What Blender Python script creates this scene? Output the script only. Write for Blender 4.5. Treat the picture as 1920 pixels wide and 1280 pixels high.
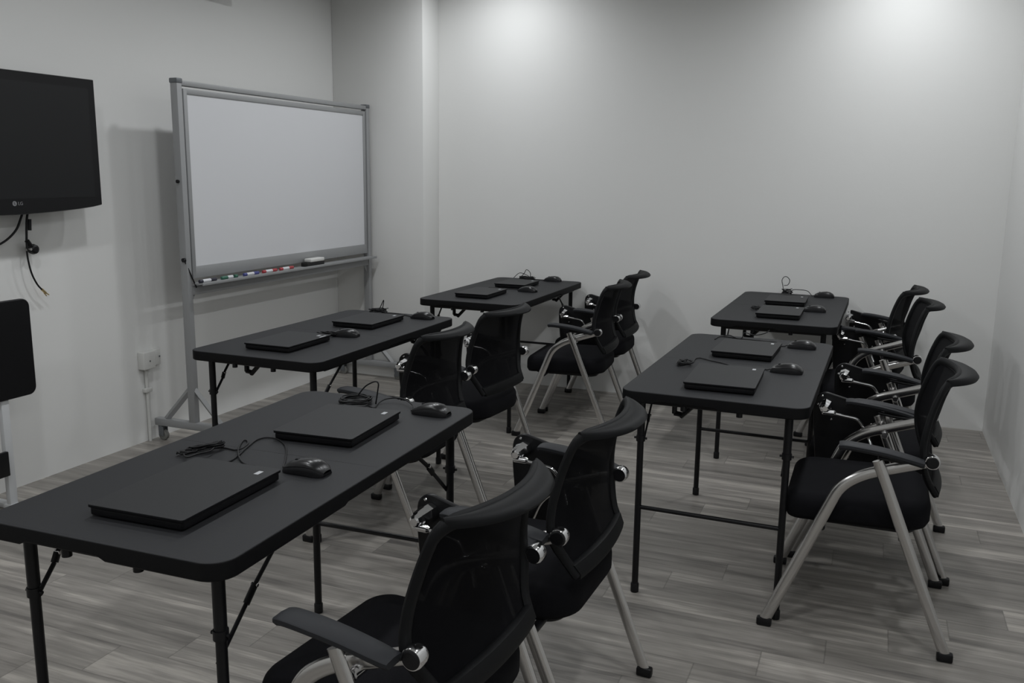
import bpy, bmesh, math, random
from mathutils import Vector, Matrix
for o in list(bpy.data.objects): bpy.data.objects.remove(o)
S = bpy.context.scene
COL = S.collection
PI = math.pi
R = math.radians

# ------------------------------------------------------------------ camera
cd = bpy.data.cameras.new('camera'); cam = bpy.data.objects.new('camera', cd); COL.objects.link(cam)
cd.sensor_width = 36; cd.sensor_fit = 'HORIZONTAL'; cd.lens = 31.414; cd.clip_start = .05
_r = Vector((.92688, .37516, .01219)); _u = Vector((-.08076, .16761, .98254)); _f = Vector((-.36656, .91168, -.18565))
cam.matrix_world = Matrix(((_r.x, _u.x, -_f.x, 0), (_r.y, _u.y, -_f.y, 0), (_r.z, _u.z, -_f.z, 1.4453), (0, 0, 0, 1)))
S.camera = cam
# ------------------------------------------------------------------ view + world
S.view_settings.view_transform = 'Standard'; S.view_settings.look = 'None'
S.view_settings.gamma = 1; S.view_settings.use_curve_mapping = False
S.view_settings.exposure = 0.0
w = bpy.data.worlds.new('world'); S.world = w; w.use_nodes = True
w.node_tree.nodes['Background'].inputs[0].default_value = (.05, .05, .055, 1)
w.node_tree.nodes['Background'].inputs[1].default_value = .3
# ------------------------------------------------------------------ room size
XL, XR, YB, YF, ZC = -3.547, .672, 5.684, -1.6, 2.80
# ceiling downlights: two rows running away from the camera
for lx in (-2.28, .06):
    for ly in (5.16, 4.17, 3.0, 1.8, .6, -.6):
        ld = bpy.data.lights.new('downlight', 'AREA'); ld.shape = 'DISK'; ld.size = .13
        ld.energy = 7.8; ld.color = (.955, .98, 1.0); ld.spread = R(160)
        lo = bpy.data.objects.new('downlight', ld); COL.objects.link(lo); lo.location = (lx, ly, ZC - .012)

# ------------------------------------------------------------------ materials
def mat(name, col, rough=.5, metal=0, spec=.5, bump=0, bscale=200, coat=0):
    m = bpy.data.materials.new(name); m.use_nodes = True
    nt = m.node_tree; b = nt.nodes['Principled BSDF']
    b.inputs['Base Color'].default_value = (*col, 1); b.inputs['Roughness'].default_value = rough
    b.inputs['Metallic'].default_value = metal; b.inputs['Specular IOR Level'].default_value = spec
    b.inputs['Coat Weight'].default_value = coat
    if bump:
        tc = nt.nodes.new('ShaderNodeTexCoord'); n = nt.nodes.new('ShaderNodeTexNoise'); n.inputs['Scale'].default_value = bscale
        n.inputs['Detail'].default_value = 3
        bp = nt.nodes.new('ShaderNodeBump'); bp.inputs['Strength'].default_value = bump; bp.inputs['Distance'].default_value = .002
        nt.links.new(tc.outputs['Object'], n.inputs['Vector']); nt.links.new(n.outputs['Fac'], bp.inputs['Height'])
        nt.links.new(bp.outputs['Normal'], b.inputs['Normal'])
    return m
M = dict(
    wall=mat('painted_wall', (.735, .735, .722), .6, spec=.3, bump=.12, bscale=60),
    ceil=mat('ceiling_paint', (.76, .76, .75), .8, bump=.1, bscale=80),
    top=mat('charcoal_table_plastic', (.018, .0185, .0205), .58, spec=.26, bump=.12, bscale=500),
    rim=mat('black_table_edge_plastic', (.0045, .0045, .005), .6, spec=.14, bump=.1, bscale=400),
    blk=mat('black_painted_steel', (.005, .005, .006), .4, spec=.3),
    fab=mat('black_seat_fabric', (.006, .006, .0075), .9, spec=.12, bump=.5, bscale=900),
    plas=mat('black_chair_plastic', (.0055, .0058, .0065), .55, spec=.16, bump=.15, bscale=700),
    arm=mat('grey_armrest_pad', (.018, .019, .022), .55, spec=.25, bump=.15, bscale=700),
    chrome=mat('chrome', (.75, .75, .76), .12, 1),
    satin=mat('satin_steel_tube', (.60, .59, .58), .22, 1),
    alu=mat('grey_aluminium', (.31, .315, .32), .45, .2),
    alud=mat('dark_aluminium', (.16, .17, .18), .45, .5),
    board=mat('whiteboard_enamel', (.64, .645, .665), .4, spec=.3),
    lap=mat('laptop_lid', (.022, .0225, .024), .5, spec=.22, bump=.05, bscale=900),
    lapb=mat('laptop_base', (.004, .004, .005), .5, spec=.2),
    silver=mat('silver_print', (.55, .56, .58), .35, .3),
    logo=mat('grey_logo_print', (.22, .22, .23), .45, spec=.3),
    mouse=mat('black_mouse_plastic', (.004, .004, .005), .55, spec=.2),
    gloss=mat('glossy_mouse_shell', (.005, .005, .006), .28),
    cable=mat('black_cable', (.007, .007, .008), .5, spec=.3),
    tvf=mat('television_bezel', (.004, .004, .005), .35, spec=.3),
    tvs=mat('television_screen', (.0085, .009, .010), .45, spec=.3),
    gold=mat('gold_plug', (.7, .55, .3), .3, 1),
    white=mat('white_plastic', (.62, .62, .60), .5),
    cond=mat('white_conduit', (.6, .6, .58), .5),
    stand=mat('light_grey_painted_steel', (.55, .56, .57), .45),
    wheel=mat('grey_caster_rubber', (.18, .18, .17), .6),
    red=mat('red_marker_cap', (.35, .04, .05), .4), blue=mat('blue_marker_cap', (.05, .06, .22), .4),
    green=mat('green_marker_cap', (.03, .12, .08), .4), navy=mat('black_marker_cap', (.015, .015, .03), .4),
    felt=mat('black_eraser_felt', (.01, .01, .01), .9),
)
def mesh_mat():
    m = bpy.data.materials.new('black_back_mesh'); m.use_nodes = True; nt = m.node_tree
    b = nt.nodes['Principled BSDF']; b.inputs['Base Color'].default_value = (.0045, .0045, .0055, 1); b.inputs['Roughness'].default_value = .85; b.inputs['Specular IOR Level'].default_value = .08
    out = nt.nodes['Material Output']; tr = nt.nodes.new('ShaderNodeBsdfTransparent'); mx = nt.nodes.new('ShaderNodeMixShader')
    mx.inputs[0].default_value = .985
    nt.links.new(tr.outputs[0], mx.inputs[1]); nt.links.new(b.outputs[0], mx.inputs[2]); nt.links.new(mx.outputs[0], out.inputs[0])
    return m
M['mesh'] = mesh_mat()

def floor_mat():
    m = bpy.data.materials.new('grey_wood_plank_floor'); m.use_nodes = True; nt = m.node_tree; N = nt.nodes; Lk = nt.links.new
    b = N['Principled BSDF']; tc = N.new('ShaderNodeTexCoord'); sp = N.new('ShaderNodeSeparateXYZ'); Lk(tc.outputs['Object'], sp.inputs[0])
    def mt(op, a, b_=None, c=None):
        n = N.new('ShaderNodeMath'); n.operation = op
        for i, v in enumerate((a, b_, c)):
            if v is None: continue
            if isinstance(v, (int, float)): n.inputs[i].default_value = v
            else: Lk(v, n.inputs[i])
        return n.outputs[0]
    yy = mt('DIVIDE', mt('SUBTRACT', sp.outputs['Y'], 2.5), .15)
    row = mt('FLOOR', yy); fy = mt('FRACT', yy)
    xx = mt('DIVIDE', mt('SUBTRACT', mt('ADD', sp.outputs['X'], .22), mt('MULTIPLY', row, .1817)), .92)
    pl = mt('FLOOR', xx); fx = mt('FRACT', xx)
    cv = N.new('ShaderNodeCombineXYZ'); Lk(pl, cv.inputs[0]); Lk(row, cv.inputs[1])
    wn = N.new('ShaderNodeTexWhiteNoise'); wn.noise_dimensions = '2D'; Lk(cv.outputs[0], wn.inputs['Vector'])
    # streaks along X, shifted per plank
    def streak(sx, sy, off, det=4, rough=.6):
        c = N.new('ShaderNodeCombineXYZ')
        Lk(mt('ADD', mt('MULTIPLY', sp.outputs['X'], sx), mt('MULTIPLY', wn.outputs['Value'], 37.0 + off)), c.inputs[0])
        Lk(mt('MULTIPLY', sp.outputs['Y'], sy), c.inputs[1]); Lk(mt('MULTIPLY', row, 3.3), c.inputs[2])
        n = N.new('ShaderNodeTexNoise'); n.inputs['Scale'].default_value = 1; n.inputs['Detail'].default_value = det; n.inputs['Roughness'].default_value = rough
        Lk(c.outputs[0], n.inputs['Vector']); return n.outputs['Fac']
    s1 = streak(1.8, 24, 0); s2 = streak(5, 110, 9); s3 = streak(1.4, 9, 21, 2)
    v = mt('ADD', mt('ADD', mt('MULTIPLY', s1, .52), mt('MULTIPLY', s2, .26)), mt('ADD', mt('MULTIPLY', s3, .32), mt('MULTIPLY', wn.outputs['Value'], .11)))
    cr = N.new('ShaderNodeValToRGB'); e = cr.color_ramp
    e.elements[0].position = .42; e.elements[0].color = (.100, .094, .088, 1)
    e.elements[1].position = .75; e.elements[1].color = (.42, .392, .355, 1)
    k = e.elements.new(.53); k.color = (.195, .182, .166, 1)
    k = e.elements.new(.65); k.color = (.268, .251, .229, 1)
    Lk(v, cr.inputs[0])
    g1 = mt('LESS_THAN', mt('MINIMUM', fy, mt('SUBTRACT', 1, fy)), .012); g2 = mt('LESS_THAN', mt('MINIMUM', fx, mt('SUBTRACT', 1, fx)), .0022)
    gg = mt('MAXIMUM', g1, g2)
    mx = N.new('ShaderNodeMix'); mx.data_type = 'RGBA'; Lk(mt('MULTIPLY', gg, .38), mx.inputs[0]); Lk(cr.outputs[0], mx.inputs[6]); mx.inputs[7].default_value = (.06, .056, .052, 1)
    Lk(mx.outputs[2], b.inputs['Base Color'])
    b.inputs['Roughness'].default_value = .42; b.inputs['Specular IOR Level'].default_value = .4
    bp = N.new('ShaderNodeBump'); bp.inputs['Strength'].default_value = .15; bp.inputs['Distance'].default_value = .002
    Lk(mt('SUBTRACT', s1, gg), bp.inputs['Height']); Lk(bp.outputs[0], b.inputs['Normal'])
    return m
M['floor'] = floor_mat()

# ------------------------------------------------------------------ helpers
def smooth(me, ang=40):
    for p in me.polygons: p.use_smooth = True
    try: me.set_sharp_from_angle(angle=R(ang))
    except Exception: pass
    me.update()
    big = [p.index for p in me.polygons if len(p.vertices) > 8]
    for i in big: me.polygons[i].use_smooth = False
    if big:                                  # keep large flat faces flat: sharpen their borders
        es = {tuple(sorted(k)) for i in big for k in me.polygons[i].edge_keys}
        at = me.attributes.get('sharp_edge') or me.attributes.new('sharp_edge', 'BOOLEAN', 'EDGE')
        for e in me.edges:
            if tuple(sorted(e.vertices)) in es: at.data[e.index].value = True
def obj(name, bm, m, parent=None, ang=40, loc=None):
    bmesh.ops.recalc_face_normals(bm, faces=bm.faces[:])
    me = bpy.data.meshes.new(name); bm.to_mesh(me); bm.free(); smooth(me, ang)
    if isinstance(m, (list, tuple)):
        for q in m: me.materials.append(M[q])
    else: me.materials.append(M[m])
    o = bpy.data.objects.new(name, me); COL.objects.link(o)
    if parent: o.parent = parent
    if loc: o.location = loc
    return o
def empty(name, loc=(0, 0, 0), rz=0):
    o = bpy.data.objects.new(name, None); o.empty_display_size = .1; COL.objects.link(o)
    o.location = loc; o.rotation_euler = (0, 0, rz); return o
def tag(o, label, cat, group=None):
    o['label'] = label; o['category'] = cat
    if group: o['group'] = group
    return o
def dup(root, loc, rz, label):
    def cp(o, par):
        c = o.copy(); COL.objects.link(c)
        if par: c.parent = par
        for ch in o.children: cp(ch, c)
        return c
    r = cp(root, None); r.location = loc; r.rotation_euler = (0, 0, rz); r['label'] = label
    return r
def NB(): return bmesh.new()
def box(bm, x0, x1, y0, y1, z0, z1, bev=0, seg=2, mi=0):
    r = bmesh.ops.create_cube(bm, size=1)
    vs = r['verts']
    for v in vs:
        v.co = Vector(((x0 + x1) / 2 + v.co.x * (x1 - x0), (y0 + y1) / 2 + v.co.y * (y1 - y0), (z0 + z1) / 2 + v.co.z * (z1 - z0)))
    fs = list({f for v in vs for f in v.link_faces})
    for f in fs: f.material_index = mi
    if bev:
        es = list({e for f in fs for e in f.edges})
        bmesh.ops.bevel(bm, geom=es, offset=bev, segments=seg, profile=.5, affect='EDGES')
    return bm
def sweep(bm, pts, a, b=None, seg=12, up=None, cap=True, closed=False, scale=None):
    """tube along pts; a = half size along the in-plane normal, b = half size along 'up'"""
    if b is None: b = a
    P = [Vector(p) for p in pts]; n = len(P); rings = []
    ref = Vector(up) if up else None
    prev = None
    for i, p in enumerate(P):
        if closed: t = P[(i + 1) % n] - P[i - 1]
        else: t = P[min(i + 1, n - 1)] - P[max(i - 1, 0)]
        t.normalize()
        if ref: u = (ref - t * ref.dot(t)).normalized()
        else:
            if prev is None:
                u = Vector((0, 0, 1)) if abs(t.z) < .9 else Vector((1, 0, 0))
            else: u = prev
            u = (u - t * u.dot(t)).normalized(); prev = u
        s = t.cross(u)
        k = scale[i] if scale else 1
        rings.append([bm.verts.new(p + s * (a * k * math.cos(2 * PI * j / seg)) + u * (b * k * math.sin(2 * PI * j / seg))) for j in range(seg)])
    rr = n if closed else n - 1
    for i in range(rr):
        A, B = rings[i], rings[(i + 1) % n]
        for j in range(seg): bm.faces.new((A[j], A[(j + 1) % seg], B[(j + 1) % seg], B[j]))
    if cap and not closed:
        bm.faces.new(rings[0][::-1]); bm.faces.new(rings[-1])
    return bm
def spline(pts, sub=8, closed=False):
    P = [Vector(p) for p in pts]; n = len(P); out = []
    g = (lambda i: P[i % n]) if closed else (lambda i: P[min(max(i, 0), n - 1)])
    for i in range(n if closed else n - 1):
        p0, p1, p2, p3 = g(i - 1), g(i), g(i + 1), g(i + 2)
        for k in range(sub):
            t = k / sub
            out.append(.5 * ((2 * p1) + (p2 - p0) * t + (2 * p0 - 5 * p1 + 4 * p2 - p3) * t * t + (3 * p1 - p0 - 3 * p2 + p3) * t ** 3))
    if not closed: out.append(P[-1])
    return out
def fillet(pts, r, n=6):
    """polyline with rounded corners"""
    P = [Vector(p) for p in pts]; out = [P[0]]
    for i in range(1, len(P) - 1):
        a = (P[i - 1] - P[i]); b = (P[i + 1] - P[i]); d = min(r, a.length * .49, b.length * .49)
        A = P[i] + a.normalized() * d; B = P[i] + b.normalized() * d
        for k in range(n + 1):
            t = k / n; out.append(A * (1 - t) ** 2 + P[i] * 2 * t * (1 - t) + B * t * t)
    out.append(P[-1]); return out
def lathe(bm, prof, c=(0, 0, 0), axis='Z', seg=24):
    """prof: list of (radius, height)"""
    rings = []
    for r, h in prof:
        ring = []
        for j in range(seg):
            a = 2 * PI * j / seg; x, y = r * math.cos(a), r * math.sin(a)
            v = {'Z': (x, y, h), 'Y': (x, h, y), 'X': (h, x, y)}[axis]
            ring.append(bm.verts.new(Vector(v) + Vector(c)))
        rings.append(ring)
    for A, B in zip(rings, rings[1:]):
        for j in range(seg): bm.faces.new((A[j], A[(j + 1) % seg], B[(j + 1) % seg], B[j]))
    bm.faces.new(rings[0][::-1]); bm.faces.new(rings[-1]); return bm
def rrect(x0, x1, y0, y1, r, n=8):
    if isinstance(r, (int, float)): r = (r,) * 4
    out = []
    for (cx, cy, a0, q) in ((x1, y1, 0, r[0]), (x0, y1, 90, r[1]), (x0, y0, 180, r[2]), (x1, y0, 270, r[3])):
        sx = -1 if cx == x1 else 1; sy = -1 if cy == y1 else 1
        for k in range(n + 1):
            a = R(a0 + 90 * k / n); out.append((cx + sx * q + q * math.cos(a), cy + sy * q + q * math.sin(a)))
    return out
def inset(pl, d):
    n = len(pl); out = []
    for i in range(n):
        p0 = Vector(pl[i - 1]); p1 = Vector(pl[i]); p2 = Vector(pl[(i + 1) % n])
        t = (p2 - p0)
        if t.length < 1e-9: out.append(tuple(p1)); continue
        t.normalize(); out.append((p1.x - t.y * d, p1.y + t.x * d))
    return out
def stack(bm, layers, f=lambda x, y, z: (x, y, z), captop=True, capbot=True, mi=None):
    """layers: list of (outline, z). joins them into one closed skin"""
    rings = [[bm.verts.new(f(x, y, z)) for x, y in pl] for pl, z in layers]
    n = len(rings[0])
    for k, (A, B) in enumerate(zip(rings, rings[1:])):
        for j in range(n):
            fc = bm.faces.new((A[j], A[(j + 1) % n], B[(j + 1) % n], B[j]))
            if mi: fc.material_index = mi[k]
    if capbot: bm.faces.new(rings[0][::-1])
    if captop:
        fc = bm.faces.new(rings[-1])
        if mi: fc.material_index = mi[-1]
    return bm
def slab(bm, pl, z0, z1, e=.004, f=lambda x, y, z: (x, y, z), n=3):
    L = []
    for k in range(n + 1):
        a = PI / 2 * k / n; L.append((inset(pl, e * (1 - math.sin(a))), z0 + e * (1 - math.cos(a))))
    for k in range(n + 1):
        a = PI / 2 * k / n; L.append((inset(pl, e * (1 - math.cos(a))), z1 - e * (1 - math.sin(a))))
    return stack(bm, L, f)

# ------------------------------------------------------------------ room shell
def struct(name, bm, m):
    o = obj(name, bm, m, ang=30); o['kind'] = 'structure'; return o
b = NB(); box(b, XL - .1, XR + .1, YF - .1, YB + .1, -.06, 0); struct('floor', b, 'floor')
b = NB(); box(b, XL - .1, XR + .1, YF - .1, YB + .1, ZC, ZC + .08); struct('ceiling', b, 'ceil')
b = NB(); box(b, XL - .1, XL, YF - .1, YB + .1, 0, ZC); struct('wall_left', b, 'wall')
b = NB(); box(b, XR, XR + .1, YF - .1, YB + .1, 0, ZC); struct('wall_right', b, 'wall')
b = NB(); box(b, XL, XR, YB, YB + .1, 0, ZC); struct('wall_back', b, 'wall')
b = NB(); box(b, XL, XR, YF - .1, YF, 0, ZC); struct('wall_front', b, 'wall')
b = NB(); box(b, XL, -2.85, 5.45, YB, 0, ZC, .004, 2); struct('wall_pillar', b, 'wall')

# ------------------------------------------------------------------ folding table (origin on the floor at its centre, long side along Y)
TW, TL, TH = .606, 1.199, .740
def make_table():
    t = empty('folding_table')
    base = rrect(-TW / 2, TW / 2, -TL / 2, TL / 2, .053, 10)
    pl = []
    for i, p in enumerate(base):           # extra points along the straight edges for the notches in the apron
        pl.append(p); q = base[(i + 1) % len(base)]
        if abs(p[0] - q[0]) > .2 or abs(p[1] - q[1]) > .2:
            hor = abs(p[0] - q[0]) > .2
            cuts = (-.19, -.172, .012, .030) if hor else (-.17, -.15, .15, .17)
            if (q[0] - p[0] if hor else q[1] - p[1]) < 0: cuts = cuts[::-1]
            pl += [((c_, p[1]) if hor else (p[0], c_)) for c_ in cuts]
    def drop(x, y):
        if abs(y) > TL / 2 - .02: return 0 if -.18 < x < .021 else 1
        if abs(x) > TW / 2 - .02: return 0 if abs(y) < .16 else 1
        return 1
    lay = lambda x, y, z: (x, y, z - (.008 * drop(x, y) if z < TH - .02 else 0))
    b = NB(); e = .004
    L = [(inset(pl, .014), TH - .030), (inset(pl, .003), TH - .030), (inset(pl, .0), TH - .027), (pl, TH - e)]
    for k in range(1, 5):
        a = PI / 2 * k / 4; L.append((inset(pl, e * (1 - math.cos(a))), TH - e * (1 - math.sin(a))))
    L += [(inset(pl, .007), TH - .0004), (inset(pl, .009), TH)]
    stack(b, L, lay, mi=[1, 1, 1, 1, 1, 0, 0, 0, 0, 0])
    obj('tabletop', b, ('top', 'rim'), t, ang=35)
    # fold seam across the middle
    b = NB(); box(b, -TW / 2 + .012, TW / 2 - .012, -.0007, .0007, TH - .001, TH + .0002); obj('fold_seam', b, 'blk', t)
    lx, ly = .240, .531
    for sy in (-1, 1):
        for sx in (-1, 1):
            b = NB(); sweep(b, [(sx * lx, sy * ly, .02), (sx * lx, sy * ly, .56)], .0115)
            sweep(b, [(sx * lx, sy * ly, .56), (sx * lx, sy * ly, TH - .03)], .0132)
            lathe(b, [(.0155, .552), (.0155, .572)], (sx * lx, sy * ly, 0), seg=16)
            lathe(b, [(.004, -.022), (.004, .022)], (sx * lx, sy * ly, .562), 'X', 8)
            lg = obj('leg', b, 'blk', t)
            b = NB(); lathe(b, [(.012, 0), (.0145, .002), (.0145, .03), (.0125, .034)], (sx * lx, sy * ly, 0), seg=16); obj('foot_cap', b, 'blk', lg)
            # folding brace with an offset knuckle
            xb = sx * (lx - .012)
            if sx > 0: p = [(xb, sy * ly, .495), (xb, sy * (ly - .095), .578), (xb, sy * (ly - .125), .606), (xb, sy * (ly - .255), TH - .036)]
            else: p = [(xb, sy * ly, .560), (xb, sy * (ly - .045), .610), (xb, sy * (ly - .055), .630), (xb, sy * (ly - .125), TH - .036)]
            b = NB(); sweep(b, p[:2], .007, .003, 8, up=(1, 0, 0)); sweep(b, [p[1], p[2]], .011, .005, 8, up=(1, 0, 0)); sweep(b, p[2:], .007, .003, 8, up=(1, 0, 0))
            br = obj('brace', b, 'blk', t)
            b = NB(); lathe(b, [(.0035, -.008), (.0045, -.007), (.0045, .007), (.0035, .008)], p[2], 'X', 10); obj('rivet', b, 'satin', br)
        b = NB(); sweep(b, [(-lx, sy * ly, .315), (lx, sy * ly, .315)], .0075); obj('crossbar', b, 'blk', t)
        b = NB(); sweep(b, [(-lx, sy * ly, TH - .045), (lx, sy * ly, TH - .045)], .011); obj('hinge_tube', b, 'blk', t)
        # locking bracket hanging under the top
        x0, y0 = sy * .15, sy * .43
        b = NB()
        for (pa, pb) in (((x0, y0, TH - .03), (x0, y0, TH - .105)), ((x0, y0, TH - .105), (x0 + .030, y0, TH - .108)), ((x0 + .022, y0, TH - .115), (x0 + .100, y0, TH - .034))):
            sweep(b, [pa, pb], .009, .012, 8, up=(0, 1, 0))
        obj('lock_bracket', b, 'blk', t)
    for sx in (-1, 1):
        b = NB(); box(b, sx * .265 - .008, sx * .265 + .008, -.50, .50, TH - .052, TH - .03); obj('side_rail', b, 'blk', t)
        b = NB(); lathe(b, [(.010, TH - .055), (.010, TH - .03)], (sx * .09, -.575, 0)); obj('foot_pad', b, 'blk', t)
    return t
tab_g = 'black folding tables'
proto = make_table()
TABS = [
    ('A', -1.362, 1.795, .0232, 'black folding table nearest the camera, filling the lower left'),
    ('B', -2.185, 3.335, .0012, 'black folding table directly in front of the whiteboard'),
    ('C', -2.068, 5.044, .0014, 'black folding table against the back wall, left of the centre aisle'),
    ('D', -.436, 3.416, -.0151, 'black folding table at the right, nearer of the two beside the right-hand chairs'),
    ('E', -.4215, 5.060, -.0168, 'black folding table at the right standing against the back wall'),
]
for i, (k, x, y, rz, lab) in enumerate(TABS):
    if i == 0:
        proto.location = (x, y, 0); proto.rotation_euler = (0, 0, rz); tag(proto, lab, 'table', tab_g)
    else: dup(proto, (x, y, 0), rz, lab)

# ------------------------------------------------------------------ training chair (faces -X, origin on the floor between its feet)
def back_pt(u, v):
    """backrest surface: v 0 bottom .. 1 top, u -1..1 across"""
    V = [(0, .203, .492, .180), (.12, .176, .54, .198), (.30, .156, .605, .234), (.5, .154, .675, .230), (.75, .172, .765, .210), (1, .200, .843, .196)]
    for a, c in zip(V, V[1:]):
        if v <= c[0] + 1e-9: break
    t = (v - a[0]) / (c[0] - a[0]); t = max(0, min(1, t))
    i = V.index(a); p0 = V[max(i - 1, 0)]; p3 = V[min(i + 2, len(V) - 1)]
    def cr(k):
        return .5 * ((2 * a[k]) + (c[k] - p0[k]) * t + (2 * p0[k] - 5 * a[k] + 4 * c[k] - p3[k]) * t * t + (3 * a[k] - p0[k] - 3 * c[k] + p3[k]) * t ** 3)
    x, z, w_ = cr(1), cr(2), cr(3)
    k = .014 + .034 * min(1, v * 1.6)
    return Vector((x + k * (1 - u * u), u * w_, z))
def make_chair():
    c = empty('training_chair')
    # seat cushion
    pl = rrect(-.235, .20, -.225, .225, (.12, .07, .07, .12), 10)
    pl = [(x, y * (1 - .06 * (x + .02))) for x, y in pl]
    b = NB(); f = lambda x, y, z: (x, y, z - .012 * (x > -.3) * ((x - .0) / .22) ** 2 * (1 if x < 0 else .6) - .008 * (y / .22) ** 2 * (z > .42))
    L = [(inset(pl, .03), .372), (inset(pl, .008), .376), (inset(pl, .0), .392), (pl, .432)]
    for k in range(1, 6):
        a = PI / 2 * k / 5; L.append((inset(pl, .032 * (1 - math.cos(a))), .432 + .034 * math.sin(a)))
    cx_ = -.02; L += [([(cx_ + (x - cx_) * q, y * q) for x, y in pl], z) for q, z in ((.7, .469), (.5, .472), (.3, .473), (.1, .474), (.01, .474))]
    stack(b, L, f); obj('seat', b, 'fab', c, ang=60)
    b = NB(); slab(b, rrect(-.19, .16, -.18, .18, .05), .352, .376, .006); obj('seat_base', b, 'blk', c)
    for s in (-1, 1):
        # front leg runs up, bends and carries on to the back pivot
        P = fillet([(-.268, s * .256, .016), (-.072, s * .250, .502), (-.01, s * .247, .548), (.175, s * .238, .612)], .06, 6)
        b = NB(); sweep(b, P, .0180, .0100, 14, up=(0, 1, 0)); lg = obj('leg', b, 'satin', c)
        b = NB(); box(b, -.292, -.244, s * .256 - .013, s * .256 + .013, 0, .028, .006, 2); obj('foot_cap', b, 'blk', lg)
        P = [(.267, s * .268, .016), (.030, s * .278, .608)]
        b = NB(); sweep(b, P, .0165, .0095, 14, up=(0, 1, 0)); lg = obj('leg', b, 'satin', c)
        b = NB(); box(b, .244, .290, s * .268 - .013, s * .268 + .013, 0, .028, .006, 2); obj('foot_cap', b, 'blk', lg)
        # bolt block where the legs cross
        b = NB(); lathe(b, [(.010, s * .225), (.012, s * .227), (.012, s * .262), (.008, s * .264)], (.055, 0, .552), 'Y', 16); obj('cross_bolt', b, 'chrome', c)
        # back pivot
        b = NB(); lathe(b, [(.018, s * .228), (.0215, s * .234), (.022, s * .240), (.022, s * .256), (.020, s * .259)], (.180, 0, .614), 'Y', 28); pv = obj('pivot', b, 'chrome', c)
        b = NB(); lathe(b, [(.0180, s * .255), (.0180, s * .2605), (.015, s * .262)], (.180, 0, .614), 'Y', 24); obj('pivot_cap', b, 'blk', pv)
        # armrest pad
        P = [(-.082, .652), (-.06, .655), (0, .651), (.06, .643), (.12, .631), (.158, .621)]
        b = NB(); W = [.024, .027, .0285, .0275, .0265, .023]; rings = []
        P2 = spline([(x, 0, z) for x, z in P], 4); n = len(P2)
        for i, p in enumerate(P2):
            q = i / (n - 1) * (len(W) - 1); k = min(int(q), len(W) - 2); ww = W[k] + (W[k + 1] - W[k]) * (q - k)
            yc = s * (.287 - .012 * (i / n) ** 2); th = .018 if 0 < i < n - 1 else .014
            prof = [(-ww, -th * .55), (-ww, -th * .12), (-ww * .9, 0), (0, .002), (ww * .9, 0), (ww, -th * .12), (ww, -th * .55), (ww * .7, -th), (-ww * .7, -th)]
            rings.append([b.verts.new((p.x, yc + dy, p.z + dz)) for dy, dz in prof])
        m_ = len(rings[0])
        for A, B_ in zip(rings, rings[1:]):
            for j in range(m_): b.faces.new((A[j], A[(j + 1) % m_], B_[(j + 1) % m_], B_[j]))
        b.faces.new(rings[0][::-1]); b.faces.new(rings[-1])
        obj('armrest', b, 'arm', c, ang=35)
        b = NB(); sweep(b, [(.03, s * .278, .618), (.09, s * .270, .612), (.165, s * .252, .612)], .007, .008, 10, up=(0, 1, 0)); obj('arm_bracket', b, 'blk', c)
    for x in (-.115, .118):
        b = NB(); sweep(b, [(x, -.252, .362), (x, .252, .362)], .011); obj('crossbar', b, 'blk', c)
    # backrest: rim, mesh, rolled top
    n = 16
    path = [back_pt(-1, v / n) for v in range(n + 1)]
    b = NB()
    rim = [back_pt(-1, v / n * .87) for v in range(n + 1)] + [back_pt(-1 + .20 * (1 - math.cos(k * PI / 12)), .87 + .13 * math.sin(k * PI / 12)) for k in range(1, 7)]
    rim += [back_pt(-.80 + 1.60 * k / 16, 1) for k in range(1, 16)]
    rim += [back_pt(1 - .20 * (1 - math.cos(k * PI / 12)), .87 + .13 * math.sin(k * PI / 12)) for k in range(6, 0, -1)] + [back_pt(1, v / n * .87) for v in range(n, -1, -1)]
    sweep(b, rim, .0150, .0100, 10, up=(1, 0, .2))
    # wide bottom bar
    for k, (sc) in enumerate((1,)):
        rings = []
        for u in range(-10, 11):
            p = back_pt(u / 10, 0); q = back_pt(u / 10, .13); d = (q - p).normalized(); nn = Vector((d.z, 0, -d.x))
            if nn.x < 0: nn = -nn
            hh = .036
            rings.append([b.verts.new(v) for v in (p - d * .006 - nn * .006, p - d * .012 + nn * .004, p + nn * .012, p + d * hh * .8 + nn * .012, p + d * hh + nn * .004, p + d * hh - nn * .004)])
        for A, B_ in zip(rings, rings[1:]):
            for j in range(6): b.faces.new((A[j], A[(j + 1) % 6], B_[(j + 1) % 6], B_[j]))
        b.faces.new(rings[0][::-1]); b.faces.new(rings[-1])
    bf = obj('back_frame', b, 'plas', c, ang=45)
    b = NB(); g = [[b.verts.new(back_pt(u / 8 * .97, v / 14) - Vector((.004, 0, 0))) for u in range(-8, 9)] for v in range(15)]
    for A, B_ in zip(g, g[1:]):
        for j in range(16): b.faces.new((A[j], A[j + 1], B_[j + 1], B_[j]))
    obj('back_mesh', b, 'mesh', bf, ang=180)
    # rolled top flap, fullest in the middle, hooking backwards
    b = NB(); rings = []
    prof = [(-.10, -.010), (-.03, .001), (.12, .006), (.40, .008), (.70, .007), (.90, .001), (1.0, -.007), (.95, -.013), (.82, -.010), (.60, -.004), (.40, -.003), (.22, -.007), (.10, -.016)]
    NU = 26
    for i in range(NU + 1):
        u = -.97 * math.cos(PI * i / NU); k = max(.10, 1 - abs(u) ** 7) ** .6; p = back_pt(u, 1); W_ = (.024 + .036 * (1 - abs(u) ** 3)) * k
        rings.append([b.verts.new((p.x - .004 + dx * W_, p.y, p.z + dz + .004)) for dx, dz in prof])
    m_ = len(prof)
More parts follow.
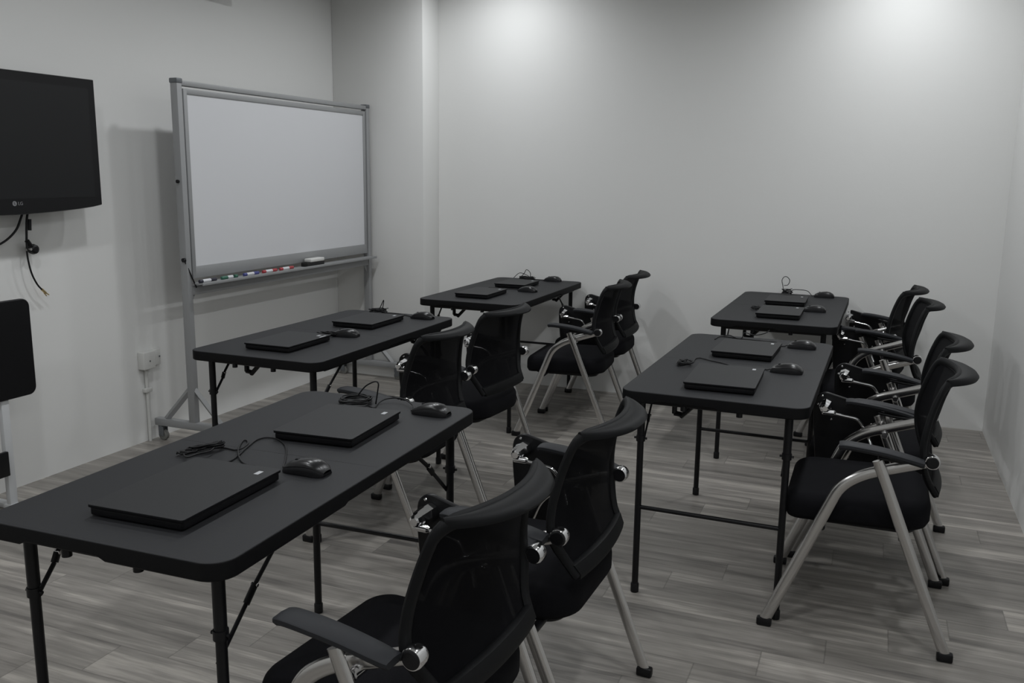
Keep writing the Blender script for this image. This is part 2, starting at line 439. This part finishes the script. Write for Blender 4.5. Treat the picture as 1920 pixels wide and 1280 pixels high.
    for A, B_ in zip(rings, rings[1:]):
        for j in range(m_): b.faces.new((A[j], A[(j + 1) % m_], B_[(j + 1) % m_], B_[j]))
    b.faces.new(rings[0][::-1]); b.faces.new(rings[-1]); obj('top_roll', b, 'plas', bf, ang=60)
    # folded writing tablet hanging outside the right armrest
    yt = .335
    q = [(-.192, .625), (-.180, .650), (-.155, .662), (-.120, .655), (-.03, .632), (.045, .610), (.062, .590), (.060, .36), (.045, .335), (-.150, .335), (-.168, .352), (-.182, .46), (-.192, .56)]
    sp = [(p.x, p.z) for p in spline([(x, 0, z) for x, z in q], 3, True)]
    if sum(a[0] * c_[1] - c_[0] * a[1] for a, c_ in zip(sp, sp[1:] + sp[:1])) < 0: sp = sp[::-1]
    b = NB(); slab(b, sp, yt, yt + .014, .004, lambda x, y, z: (x, z, y)); tb = obj('writing_tablet', b, 'blk', c, ang=40)
    for (x, z) in ((-.165, .648), (-.178, .615), (-.128, .562), (.010, .560), (-.06, .425)):
        b = NB(); lathe(b, [(.0045, yt - .002), (.0035, yt - .004), (.001, yt - .005)], (x, 0, z), 'Y', 12); obj('screw', b, 'chrome', tb)
    # hinge and rod
    b = NB(); lathe(b, [(.010, .256), (.015, .259), (.017, .272), (.021, .276), (.023, .300), (.025, .304), (.025, .334)], (-.150, 0, .618), 'Y', 8)
    lathe(b, [(.007, -.160), (.010, -.156), (.010, -.118), (.006, -.112)], (0, .268, .603), 'X', 16)
    obj('tablet_hinge', b, 'chrome', c, ang=30)
    P = fillet([(-.14, .268, .603), (-.035, .276, .588), (.0, .276, .535), (.02, .256, .49)], .02, 5)
    b = NB(); sweep(b, P, .0055, .0055, 10); obj('tablet_rod', b, 'chrome', c)
    return c
chair = make_chair()
ch_g = 'training chairs with folded writing tablets'
CH = [
    (-.842, 1.525, -.086, 'black mesh-back chair nearest the camera, beside the foreground left table'),
    (-.797, 2.113, -.027, 'black mesh-back chair just beyond the nearest one, beside the foreground left table'),
    (-1.710, 3.048, -.012, 'black mesh-back chair at the near end of the table in front of the whiteboard'),
    (-1.706, 3.667, -.097, 'black mesh-back chair at the far end of the table in front of the whiteboard'),
    (-1.521, 4.753, .069, 'black mesh-back chair seen side-on at the left back-wall table, nearer of its two'),
    (-1.547, 5.305, .028, 'black mesh-back chair left of the aisle whose shadow falls on the back wall'),
    (.034, 3.081, -.001, 'frontmost black mesh-back chair of the right-hand row, whole side frame in view'),
    (.070, 3.662, -.034, 'second black mesh-back chair of the right-hand row, just behind the frontmost'),
    (.040, 4.714, .042, 'third black mesh-back chair of the right-hand row, beside the right back-wall table'),
    (-.003, 5.327, -.175, 'rearmost black mesh-back chair of the right-hand row, by the back wall'),
]
for i, (x, y, rz, lab) in enumerate(CH):
    if i == 0:
        chair.location = (x, y, 0); chair.rotation_euler = (0, 0, rz); tag(chair, lab, 'chair', ch_g)
    else: dup(chair, (x, y, 0), rz, lab)

# ------------------------------------------------------------------ laptops (closed, lying on the tables)
def make_laptop(w_, l_, x, y, rz, lab, marks=1):
    t = empty('laptop', (x, y, TH), rz)
    b = NB(); slab(b, rrect(-w_ / 2 + .003, w_ / 2 - .003, -l_ / 2 + .003, l_ / 2 - .003, .008, 4), .003, .0195, .003)
    obj('base', b, 'lapb', t)
    b = NB()
    for sx in (-1, 1):
        for sy in (-1, 1): lathe(b, [(.006, 0), (.007, .004)], (sx * (w_ / 2 - .02), sy * (l_ / 2 - .025), 0), seg=12)
    obj('rubber_feet', b, 'lapb', t)
    b = NB(); slab(b, rrect(-w_ / 2, w_ / 2, -l_ / 2, l_ / 2, .007, 4), .0200, .0265, .0012)
    bmesh.ops.recalc_face_normals(b, faces=b.faces[:])
    for f in b.faces:
        if f.normal.z < .45: f.material_index = 1
    lid = obj('lid', b, ('lap', 'lapb'), t)
    b = NB(); box(b, w_ / 2 - .040, w_ / 2 - .028, l_ / 2 - .052, l_ / 2 - .030, .0264, .0268)
    if marks > 1: box(b, w_ / 2 - .012, w_ / 2 - .004, l_ / 2 - .075, l_ / 2 - .03, .0264, .0268)
    obj('emblem', b, 'silver', lid)
    b = NB()
    sweep(b, [(-w_ / 2 + .001, -l_ * .42, .0185), (-w_ / 2 + .001, -l_ * .25, .0185)], .005); sweep(b, [(-w_ / 2 + .001, l_ * .25, .0185), (-w_ / 2 + .001, l_ * .42, .0185)], .005)
    obj('hinge', b, 'lapb', t)
    tag(t, lab, 'laptop', 'closed laptops on the tables')
LP = [
    (.242, .335, -1.340, 1.460, .033, 'closed black laptop nearest the camera, on the foreground left table', 1),
    (.235, .300, -1.332, 2.040, .070, 'closed black laptop on the far half of the foreground left table', 1),
    (.215, .300, -2.192, 2.997, .0, 'closed black laptop on the near half of the table before the whiteboard', 2),
    (.215, .305, -2.172, 3.595, .0, 'closed black laptop on the far half of the table before the whiteboard', 1),
    (.205, .305, -2.100, 4.735, .0, 'closed black laptop, nearer of two on the left back-wall table', 1),
    (.205, .270, -2.075, 5.235, .0, 'closed black laptop, farther of two on the left back-wall table', 1),
    (.235, .335, -.440, 3.082, .020, 'closed black laptop, nearer of two on the nearer right table', 1),
    (.235, .300, -.440, 3.645, -.030, 'closed black laptop, farther of two on the nearer right table', 1),
    (.215, .310, -.418, 4.750, .0, 'closed black laptop on the near half of the right table by the back wall', 1),
    (.215, .280, -.430, 5.230, .0, 'closed black laptop on the far half of the right table by the back wall', 1),
]
for a in LP: make_laptop(a[0], a[1], a[2], a[3], a[4], a[5], a[6])

# ------------------------------------------------------------------ mice with their cables
def make_mouse(x, y, rz, lab, paths, extra=()):
    t = empty('computer_mouse', (x, y, TH), rz)
    # half-shell lofted along the length (nose towards -X)
    prof = [(-.057, .020, .012), (-.050, .026, .020), (-.035, .029, .027), (-.012, .0295, .033), (.012, .030, .0355), (.032, .030, .033), (.048, .026, .024), (.056, .019, .013)]
    def shell(zlo, k, top):
        bb = NB(); rings = []
        for xx, ww, hh in prof:
            ring = []
            for j in range(13):
                a = PI * j / 12; yy = math.cos(a); zz = math.sin(a) ** .75
                if top: ring.append(bb.verts.new((xx, yy * ww * .86, hh * (.60 + .41 * zz))))
                else: ring.append(bb.verts.new((xx, yy * ww, max(.001, hh * .93 * zz))))
            rings.append(ring)
        for A, B_ in zip(rings, rings[1:]):
            for j in range(12): bb.faces.new((A[j], A[j + 1], B_[j + 1], B_[j]))
            bb.faces.new((A[12], A[0], B_[0], B_[12]))
        bb.faces.new(rings[0][::-1]); bb.faces.new(rings[-1]); return bb
    obj('body', shell(0, 1, False), 'mouse', t, ang=60)
    obj('glossy_shell', shell(0, 1, True), 'gloss', t, ang=60)
    b = NB(); lathe(b, [(.006, -.004), (.0075, -.003), (.0075, .003), (.006, .004)], (-.026, 0, .0245), 'Y', 16); obj('scroll_wheel', b, 'mouse', t)
    b = NB(); inv = Matrix.Rotation(-rz, 4, 'Z') @ Matrix.Translation((-x, -y, -TH))
    for i, P in enumerate(paths):
        Q = [inv @ Vector((p[0], p[1], p[2] if len(p) > 2 else TH + .003)) for p in P]
        if i == 0: Q = [Vector((-.054, 0, .010)), Vector((-.068, 0, .004))] + Q
        sweep(b, spline(Q, 6), .0022, seg=6)
    for P in extra:
        sweep(b, spline([inv @ Vector(p) for p in P], 6), .0022, seg=6)
    obj('cable', b, 'cable', t, ang=180)
    tag(t, lab, 'computer mouse', 'wired mice on the tables')
rnd = random.Random(4)
def coil(cx, cy, rx, ry, n, z=TH + .004, dz=.003, ang=0, jit=.006):
    P = []; N_ = n * 12
    for i in range(N_ + 1):
        a = 2 * PI * i / 12; k = 1 + .12 * math.sin(i * .37); px, py = rx * k * math.cos(a), ry * k * math.sin(a)
        P.append((cx + px * math.cos(ang) - py * math.sin(ang) + rnd.uniform(-jit, jit), cy + px * math.sin(ang) + py * math.cos(ang) + rnd.uniform(-jit, jit), z + dz * (i / 12) + rnd.uniform(0, .004)))
    return P
H_ = TH + .003
make_mouse(-1.203, 1.700, .0, 'black wired mouse nearest the camera, its cable looping to a tied bundle',
    [[(-1.292, 1.734), (-1.339, 1.805), (-1.381, 1.854), (-1.428, 1.886), (-1.462, 1.885), (-1.471, 1.858), (-1.46, 1.818), (-1.445, 1.773), (-1.429, 1.731), (-1.419, 1.692), (-1.422, 1.675)],
     [(-1.34, 1.682), (-1.365, 1.682), (-1.395, 1.699), (-1.429, 1.731, TH + .006), (-1.472, 1.787), (-1.498, 1.836), (-1.489, 1.841), (-1.462, 1.809, TH + .007), (-1.45, 1.771, TH + .007), (-1.466, 1.764), (-1.498, 1.767), (-1.523, 1.759), (-1.529, 1.736, TH + .008), (-1.55, 1.726, TH + .010), (-1.57, 1.709, TH + .010), (-1.552, 1.676, TH + .010), (-1.519, 1.651, TH + .010), (-1.51, 1.679, TH + .012), (-1.498, 1.709, TH + .012), (-1.511, 1.744, TH + .012)]],
    [coil(-1.522, 1.728, .040, .0055, 8, ang=1.05, jit=.002, dz=.002), coil(-1.552, 1.688, .022, .012, 3, ang=.6, jit=.0015, dz=.002)])
make_mouse(-1.172, 2.285, .0, 'black wired mouse with a coiled cable, far end of the foreground left table',
    [[(-1.253, 2.318, TH + .010), (-1.306, 2.36, TH + .014), (-1.342, 2.361, TH + .014), (-1.367, 2.344, TH + .01), (-1.371, 2.311), (-1.357, 2.27), (-1.385, 2.281)]],
    [coil(-1.442, 2.300, .046, .040, 7, ang=.7, jit=.0035, dz=.0018),
     [(-1.372, 2.302, .745), (-1.364, 2.302, .789), (-1.362, 2.302, .812), (-1.378, 2.304, .814), (-1.41, 2.306, .796), (-1.433, 2.302, .768)]])
make_mouse(-2.085, 3.262, .15, 'black wired mouse between the two laptops of the table before the whiteboard',
    [[(-2.145, 3.245), (-2.160, 3.235), (-2.247, 3.28)]], [coil(-2.150, 3.225, .028, .020, 5, ang=.3)])
make_mouse(-2.010, 3.828, .0, 'black wired mouse at the far end of the table before the whiteboard',
    [[(-2.081, 3.845), (-2.159, 3.884), (-2.225, 3.900), (-2.278, 3.895)]],
    [coil(-2.294, 3.890, .040, .020, 6, ang=.5), [(-2.300, 3.90, .745), (-2.285, 3.90, .775), (-2.268, 3.90, .806), (-2.274, 3.90, .77), (-2.285, 3.90, .752)]])
make_mouse(-1.912, 5.000, -.1, 'black wired mouse between the laptops of the left back-wall table',
    [[(-1.972, 5.023), (-1.99, 5.055), (-2.097, 5.065), (-2.152, 5.062), (-2.195, 5.06)]])
make_mouse(-1.955, 5.575, .0, 'black wired mouse at the wall end of the left back-wall table',
    [[(-2.02, 5.584), (-2.064, 5.590), (-2.126, 5.60), (-2.162, 5.59)]],
    [coil(-2.14, 5.58, .05, .025, 5), [(-2.202, 5.60, .745), (-2.17, 5.60, .778), (-2.152, 5.60, .805), (-2.125, 5.60, .784), (-2.128, 5.60, .755), (-2.149, 5.60, .768), (-2.202, 5.60, .78), (-2.245, 5.60, .745)]])
make_mouse(-.257, 3.332, -.05, 'black wired mouse on the nearer right table, its cable ending in a small bundle',
    [[(-.335, 3.345), (-.350, 3.352), (-.389, 3.347), (-.445, 3.329), (-.469, 3.361), (-.501, 3.39), (-.545, 3.415), (-.592, 3.448), (-.608, 3.422), (-.606, 3.341), (-.653, 3.336), (-.643, 3.271), (-.615, 3.318), (-.613, 3.392)]],
    [coil(-.625, 3.300, .022, .030, 4, ang=-.2)])
make_mouse(-.243, 3.846, .0, 'black wired mouse at the far end of the nearer right table',
    [[(-.315, 3.849), (-.335, 3.846), (-.352, 3.924), (-.408, 3.931), (-.467, 3.94), (-.522, 3.949), (-.558, 3.96, TH + .012), (-.588, 3.975)],
     [(-.609, 3.881), (-.6, 3.96), (-.561, 3.964), (-.506, 3.954), (-.495, 3.96, TH + .028), (-.452, 3.965, TH + .02), (-.41, 3.97, TH + .03), (-.39, 3.975, TH + .045)]])
make_mouse(-.262, 4.950, .0, 'black wired mouse between the two laptops of the right table by the back wall',
    [[(-.322, 4.985), (-.34, 5.05), (-.426, 5.055), (-.5, 5.035), (-.538, 4.997), (-.556, 4.914), (-.556, 4.865)]], [coil(-.56, 4.88, .018, .022, 4)])
make_mouse(-.248, 5.575, .0, 'black wired mouse whose cable stands up in a loop, by the back wall',
    [[(-.326, 5.59, TH + .012), (-.348, 5.60, TH + .03), (-.39, 5.60, TH + .034), (-.432, 5.60, TH + .03), (-.44, 5.60)]],
    [coil(-.462, 5.595, .025, .018, 5, dz=.006), [(-.484, 5.61, .745), (-.491, 5.61, .793), (-.498, 5.61, .823), (-.487, 5.61, .845), (-.469, 5.61, .846), (-.453, 5.61, .826), (-.462, 5.61, .799), (-.484, 5.61, .794)]])

# ------------------------------------------------------------------ mobile whiteboard
WX, WY0, WY1 = -3.27, 3.625, 5.41
wb = empty('mobile_whiteboard', (WX, (WY0 + WY1) / 2, 0))
tag(wb, 'large whiteboard in a grey aluminium frame on a wheeled stand by the left wall', 'whiteboard')
oy = (WY0 + WY1) / 2
def W(name, b, m, par=None, ang=35):
    for v in b.verts: v.co -= Vector((WX, oy, 0))
    return obj(name, b, m, par or wb, ang)
for y in (WY0, WY1):
    b = NB(); box(b, WX - .022, WX + .022, y - .018, y + .018, .09, 1.868, .004); p = W('post', b, 'alu')
    b = NB(); box(b, WX - .025, WX + .025, y - .021, y + .021, 1.860, 1.885, .005); W('post_cap', b, 'alud', p)
    b = NB(); box(b, -3.525, -3.02, y - .02, y + .02, .082, .122, .004); ft = W('foot', b, 'alu')
    for s, xe in ((-1, -3.46), (1, -3.08)):
        b = NB(); sweep(b, [(WX + s * .015, y, .30), (xe, y, .115)], .018, .012, 4, up=(0, 1, 0)); W('brace', b, 'alu')
    for x in (-3.495, -3.05):
        b = NB(); box(b, x - .012, x + .012, y - .016, y + .016, .052, .084, .003)
        for s in (-1, 1): box(b, x - .008, x + .024, y + s * .016 - .0015, y + s * .016 + .0015, .024, .075)
        cs = W('caster', b, 'alud')
        b = NB(); lathe(b, [(.022, y - .012), (.028, y - .009), (.028, y + .009), (.022, y + .012)], (x + .012, 0, .028), 'Y', 24); W('wheel', b, 'wheel', cs)
    s = 1 if y == WY0 else -1
    b = NB()
    A = [b.verts.new((WX - .004, yy, zz)) for yy, zz in ((y + s * .016, .85), (y + s * .085, .85), (y + s * .016, .745))]; B_ = [b.verts.new((WX + .004, v.co.y, v.co.z)) for v in A]
    b.faces.new(A); b.faces.new(B_[::-1])
    for j in range(3): b.faces.new((A[j], A[(j + 1) % 3], B_[(j + 1) % 3], B_[j]))
    W('gusset', b, 'alu')
b = NB(); box(b, WX - .02, WX + .02, WY0 + .015, WY1 - .015, 1.850, 1.876, .004); W('top_rail', b, 'alu')
b = NB(); box(b, WX - .018, WX + .018, WY0 + .015, WY1 - .015, .80, .845, .004); W('lower_rail', b, 'alu')
# the turning board
y0, y1, z0, z1 = WY0 + .03, WY1 - .03, .885, 1.838
b = NB(); box(b, WX - .010, WX + .012, y0 + .02, y1 - .02, .945, z1 - .02); W('board_panel', b, 'board')
b = NB()
box(b, WX - .016, WX + .018, y0, y0 + .026, z0, z1, .003); box(b, WX - .016, WX + .018, y1 - .026, y1, z0, z1, .003)
box(b, WX - .016, WX + .018, y0 + .02, y1 - .02, z1 - .026, z1, .003); box(b, WX - .016, WX + .018, y0 + .02, y1 - .02, z0, .948, .003)
W('board_frame', b, 'alu')
for y, s in ((WY0, -1), (WY1, 1)):
    b = NB(); lathe(b, [(.007, 0), (.009, s * .004), (.009, s * .012), (.006, s * .014)], (WX, y + s * .018, 1.381), 'Y', 16); W('pivot_knob', b, 'blk')
b = NB(); lathe(b, [(.011, -.004), (.011, .008)], (WX + .010, WY0 - .026, .985), 'Y', 14); sweep(b, [(WX + .012, WY0 - .022, .985), (WX + .035, WY0 + .03, .84)], .004, seg=6); W('locking_stay', b, 'blk')
b = NB(); box(b, WX + .015, WX + .085, WY0 + .02, WY1 - .02, .858, .864); box(b, WX + .081, WX + .087, WY0 + .02, WY1 - .02, .852, .868, .002); W('pen_tray', b, 'alu')
# markers and eraser lying in the tray
def marker(y, capm, lab, flip=1, rz=0):
    t = empty('marker_pen', (WX + .060, y, .873), rz)
    b = NB(); lathe(b, [(.007, -.060), (.009, -.056), (.009, .022)], (0, 0, 0), 'Y', 16); obj('barrel', b, 'board', t)
    b = NB(); lathe(b, [(.0095, flip * .020), (.0095, flip * .062), (.007, flip * .066)], (0, 0, 0), 'Y', 16) if flip > 0 else lathe(b, [(.0095, -.020), (.0095, -.062), (.007, -.066)], (0, 0, 0), 'Y', 16)
    obj('cap', b, capm, t)
    b = NB(); lathe(b, [(.0092, -flip * .040), (.0094, -flip * .060), (.007, -flip * .063)], (0, 0, 0), 'Y', 16); obj('end_plug', b, capm, t)
    tag(t, lab, 'marker', 'marker pens in the whiteboard tray')
marker(3.712, 'navy', 'dark-capped white marker leftmost in the whiteboard tray')
marker(3.885, 'green', 'green marker in the whiteboard tray', -1)
marker(4.065, 'blue', 'blue-capped white marker in the middle of the whiteboard tray')
marker(4.232, 'red', 'red-capped white marker beside the blue one in the whiteboard tray')
marker(4.392, 'red', 'red-capped white marker nearest the eraser in the whiteboard tray')
t = empty('whiteboard_eraser', (WX + .055, 4.675, .864))
b = NB(); box(b, -.024, .024, -.095, .085, 0, .024, .002); obj('felt_pad', b, 'felt', t)
b = NB(); box(b, -.026, .026, -.060, .087, .024, .046, .006, 3); obj('grip', b, 'white', t)
tag(t, 'white eraser with black felt at the right of the whiteboard tray', 'eraser')

# ------------------------------------------------------------------ television on the left wall
tv = empty('television', (-3.40, 2.72, 1.27)); tag(tv, 'black flat television mounted high on the left wall, cut by the photo edge', 'television')
TVX, TY0, TY1, TZ0, TZ1 = -3.40, 2.19, 3.235, 1.262, 1.840
def V(name, b, m, par=None, ang=35):
    for v in b.verts: v.co -= Vector((-3.40, 2.72, 1.27))
    return obj(name, b, m, par or tv, ang)
b = NB()
n = 24
front = []; 
for i in range(n + 1):
    s = i / n; y = TY0 + (TY1 - TY0) * s; front.append((y, TZ0 - .030 * math.sin(PI * s) ** .7 + .012))
ol = [(TY1, TZ1), (TY0, TZ1)] + front
mats_ = []
A = [b.verts.new((TVX, y, z)) for y, z in ol]; B_ = [b.verts.new((TVX - .012, y + (.004 if y > 2.7 else -.004), z + (.003 if z > 1.5 else -.003))) for y, z in ol]
C_ = [b.verts.new((TVX - .055, 2.71 + (y - 2.71) * .97, 1.55 + (z - 1.55) * .95)) for y, z in ol]
for P, Q in ((A, B_), (B_, C_)):
    for j in range(len(ol)): b.faces.new((P[j], P[(j + 1) % len(ol)], Q[(j + 1) % len(ol)], Q[j]))
b.faces.new(A); b.faces.new(C_[::-1]); V('bezel', b, 'tvf')
b = NB(); box(b, TVX - .001, TVX + .0012, TY0 + .035, TY1 - .036, TZ0 + .048, TZ1 - .040); V('screen', b, 'tvs')
b = NB(); box(b, XL + .001, TVX - .05, 2.45, 2.98, 1.40, 1.72, .006); V('wall_mount', b, 'blk')
# maker's mark
def text(body, size, m, parent, mw, ext=.0006):
    cu = bpy.data.curves.new('lettering', 'FONT'); cu.body = body; cu.size = size; cu.extrude = ext; cu.align_x = 'LEFT'
    o = bpy.data.objects.new('lettering', cu); COL.objects.link(o); bpy.context.view_layer.update()
    me = bpy.data.meshes.new_from_object(o.evaluated_get(bpy.context.evaluated_depsgraph_get()))
    bpy.data.objects.remove(o); me.transform(mw); me.materials.clear(); me.materials.append(M[m])
    q = bpy.data.objects.new('brand_lettering', me); COL.objects.link(q); q.parent = parent; return q
RM = Matrix(((0, 0, 1, 0), (1, 0, 0, 0), (0, 1, 0, 0), (0, 0, 0, 1)))      # text plane facing +X, reading along +Y
ly_, lz_ = 2.762, 1.290
off = Vector((-3.40, 2.72, 1.27))
lt = text('LG', .020, 'logo', tv, Matrix.Translation(Vector((TVX + .001, ly_ + .022, lz_ - .007)) - off) @ RM); lt.name = 'brand_lettering'
b = NB(); lathe(b, [(.0105, TVX - .0005), (.0105, TVX + .0012)], (0, ly_ + .006, lz_), 'X', 24); V('round_logo', b, 'logo')
b = NB(); box(b, TVX + .001, TVX + .0018, ly_ + .0045, ly_ + .0062, lz_ - .004, lz_ + .006); box(b, TVX + .001, TVX + .0018, ly_ + .0045, ly_ + .010, lz_ - .0045, lz_ - .003); box(b, TVX + .001, TVX + .0018, ly_ - .001, ly_ + .001, lz_ + .002, lz_ + .004); V('logo_face', b, 'tvf')

# leads below the television
CX = -3.505
hc = empty('hanging_power_lead', (CX, 2.93, 1.16)); tag(hc, 'black lead with a round plug hanging straight down below the television', 'cable')
def HC(name, b, m, par):
    o_ = par.location
    for v in b.verts: v.co -= o_
    return obj(name, b, m, par, 40)
P = [(-3.49, 2.948, 1.30), (CX, 2.935, 1.22), (CX, 2.925, 1.14), (CX, 2.922, 1.085)]
b = NB(); sweep(b, spline(P, 6), .005, seg=8); sweep(b, [(CX, 2.948, 1.215), (CX, 2.944, 1.165)], .009, .006, 8); HC('cord', b, 'cable', hc)
b = NB(); lathe(b, [(.010, CX - .02), (.021, CX - .016), (.024, CX - .004), (.020, CX + .010), (.012, CX + .014)], (0, 2.957, 1.080), 'X', 20)
sweep(b, [(CX, 2.925, 1.12), (CX, 2.950, 1.085)], .012, .010, 10); HC('plug', b, 'blk', hc)
b = NB(); lathe(b, [(.004, CX), (.006, CX + .012)], (0, 2.933, 1.082), 'X', 12); HC('pin', b, 'satin', hc)
al = empty('audio_lead', (CX, 2.93, .98)); tag(al, 'short black lead curving down to a gold-tipped plug below the television', 'cable')
P = [(CX, 2.920, 1.075), (CX, 2.923, 1.03), (CX, 2.935, .972), (CX, 2.958, .922), (CX, 2.982, .893)]
b = NB(); sweep(b, spline(P, 6), .004, seg=8); HC('cord', b, 'cable', al)
b = NB(); sweep(b, [(CX, 2.980, .896), (CX, 3.000, .876)], .006, seg=10); sweep(b, [(CX, 2.996, .880), (CX, 3.016, .866)], .003, seg=8); sweep(b, [(CX, 2.990, .878), (CX, 3.003, .862)], .0025, seg=8); HC('gold_tip', b, 'gold', al)
sl = empty('side_lead', (CX, 2.86, 1.18)); tag(sl, 'black cable sagging away to the left from under the television', 'cable')
b = NB(); sweep(b, spline([(-3.49, 2.925, 1.30), (CX, 2.905, 1.222), (CX, 2.87, 1.165), (CX, 2.80, 1.118), (CX, 2.70, 1.095), (CX, 2.58, 1.11), (-3.49, 2.46, 1.28)], 6), .005, seg=8); HC('cord', b, 'cable', sl)

for q in (hc, al, sl): q.location.y -= .026
# ------------------------------------------------------------------ black panel on a pale stand, lower left
ps = empty('panel_stand', (-3.33, 2.45, 0)); tag(ps, 'black round-cornered panel on pale metal legs in front of the left wall', 'stand')
def PS(name, b, m):
    for v in b.verts: v.co -= Vector((-3.33, 2.45, 0))
    return obj(name, b, m, ps, 35)
b = NB(); slab(b, rrect(2.16, 2.735, .478, .895, .035, 6), -3.345, -3.325, .004, lambda x, y, z: (z, x, y)); PS('panel', b, 'blk')
for y in (2.585, 2.31):
    b = NB(); box(b, -3.36, -3.335, y - .018, y + .018, .02, .55, .003); PS('leg', b, 'stand')
    b = NB(); box(b, -3.45, -3.22, y - .020, y + .020, .0, .022, .004); PS('foot', b, 'stand')
b = NB(); box(b, -3.336, -3.318, 2.30, 2.567, .155, .262, .004); PS('power_box', b, 'blk')

# ------------------------------------------------------------------ wall socket box with conduit
wbx = empty('socket_box', (XL, 3.59, .44)); tag(wbx, 'white surface-mounted socket box low on the left wall beside the whiteboard stand', 'socket')
def SB(name, b, m, par=None):
    for v in b.verts: v.co -= Vector((XL, 3.59, .44))
    return obj(name, b, m, par or wbx, 35)
b = NB(); box(b, XL + .0005, XL + .045, 3.535, 3.618, .398, .492, .005, 3); f_ = SB('back_box', b, 'white')
b = NB(); lathe(b, [(.004, XL + .044), (.0045, XL + .047)], (0, 3.577, .442), 'X', 10); SB('screw', b, 'alud')
b = NB(); box(b, XL + .0005, XL + .022, 3.622, 3.678, .405, .490, .004, 2); SB('side_plate', b, 'white')
b = NB(); lathe(b, [(.004, XL + .022), (.0045, XL + .026)], (0, 3.668, .45), 'X', 10); SB('screw', b, 'alud')
cdt = empty('cable_conduit', (XL, 3.58, 0)); tag(cdt, 'thin white conduit dropping from the socket box to the floor', 'conduit')
b = NB(); sweep(b, [(XL + .012, 3.578, 0), (XL + .012, 3.578, .396)], .009, seg=12); 
for v in b.verts: v.co -= Vector((XL, 3.58, 0))
obj('pipe', b, 'cond', cdt)
b = NB(); box(b, XL + .0005, XL + .026, 3.556, 3.602, .270, .292, .003)
for v in b.verts: v.co -= Vector((XL, 3.58, 0))
obj('clip', b, 'white', cdt)

# ------------------------------------------------------------------ unseen box high on the left wall, added to cast a shadow
blocker = empty('shadow_blocker', (-3.45, 3.9, 2.45)); tag(blocker, 'unseen box added high on the left wall to cast a shadow above the whiteboard', 'shadow blocker')
b = NB(); box(b, XL + .001, -3.36, 3.55, 4.386, 2.425, 2.70, .006, 3)
for v in b.verts: v.co -= Vector((-3.45, 3.9, 2.45))
obj('blocker_box', b, 'white', blocker)
b = NB(); box(b, -3.46, -3.375, 3.60, 4.33, 2.4235, 2.43)
for v in b.verts: v.co -= Vector((-3.45, 3.9, 2.45))
obj('blocker_underside', b, 'alud', blocker)
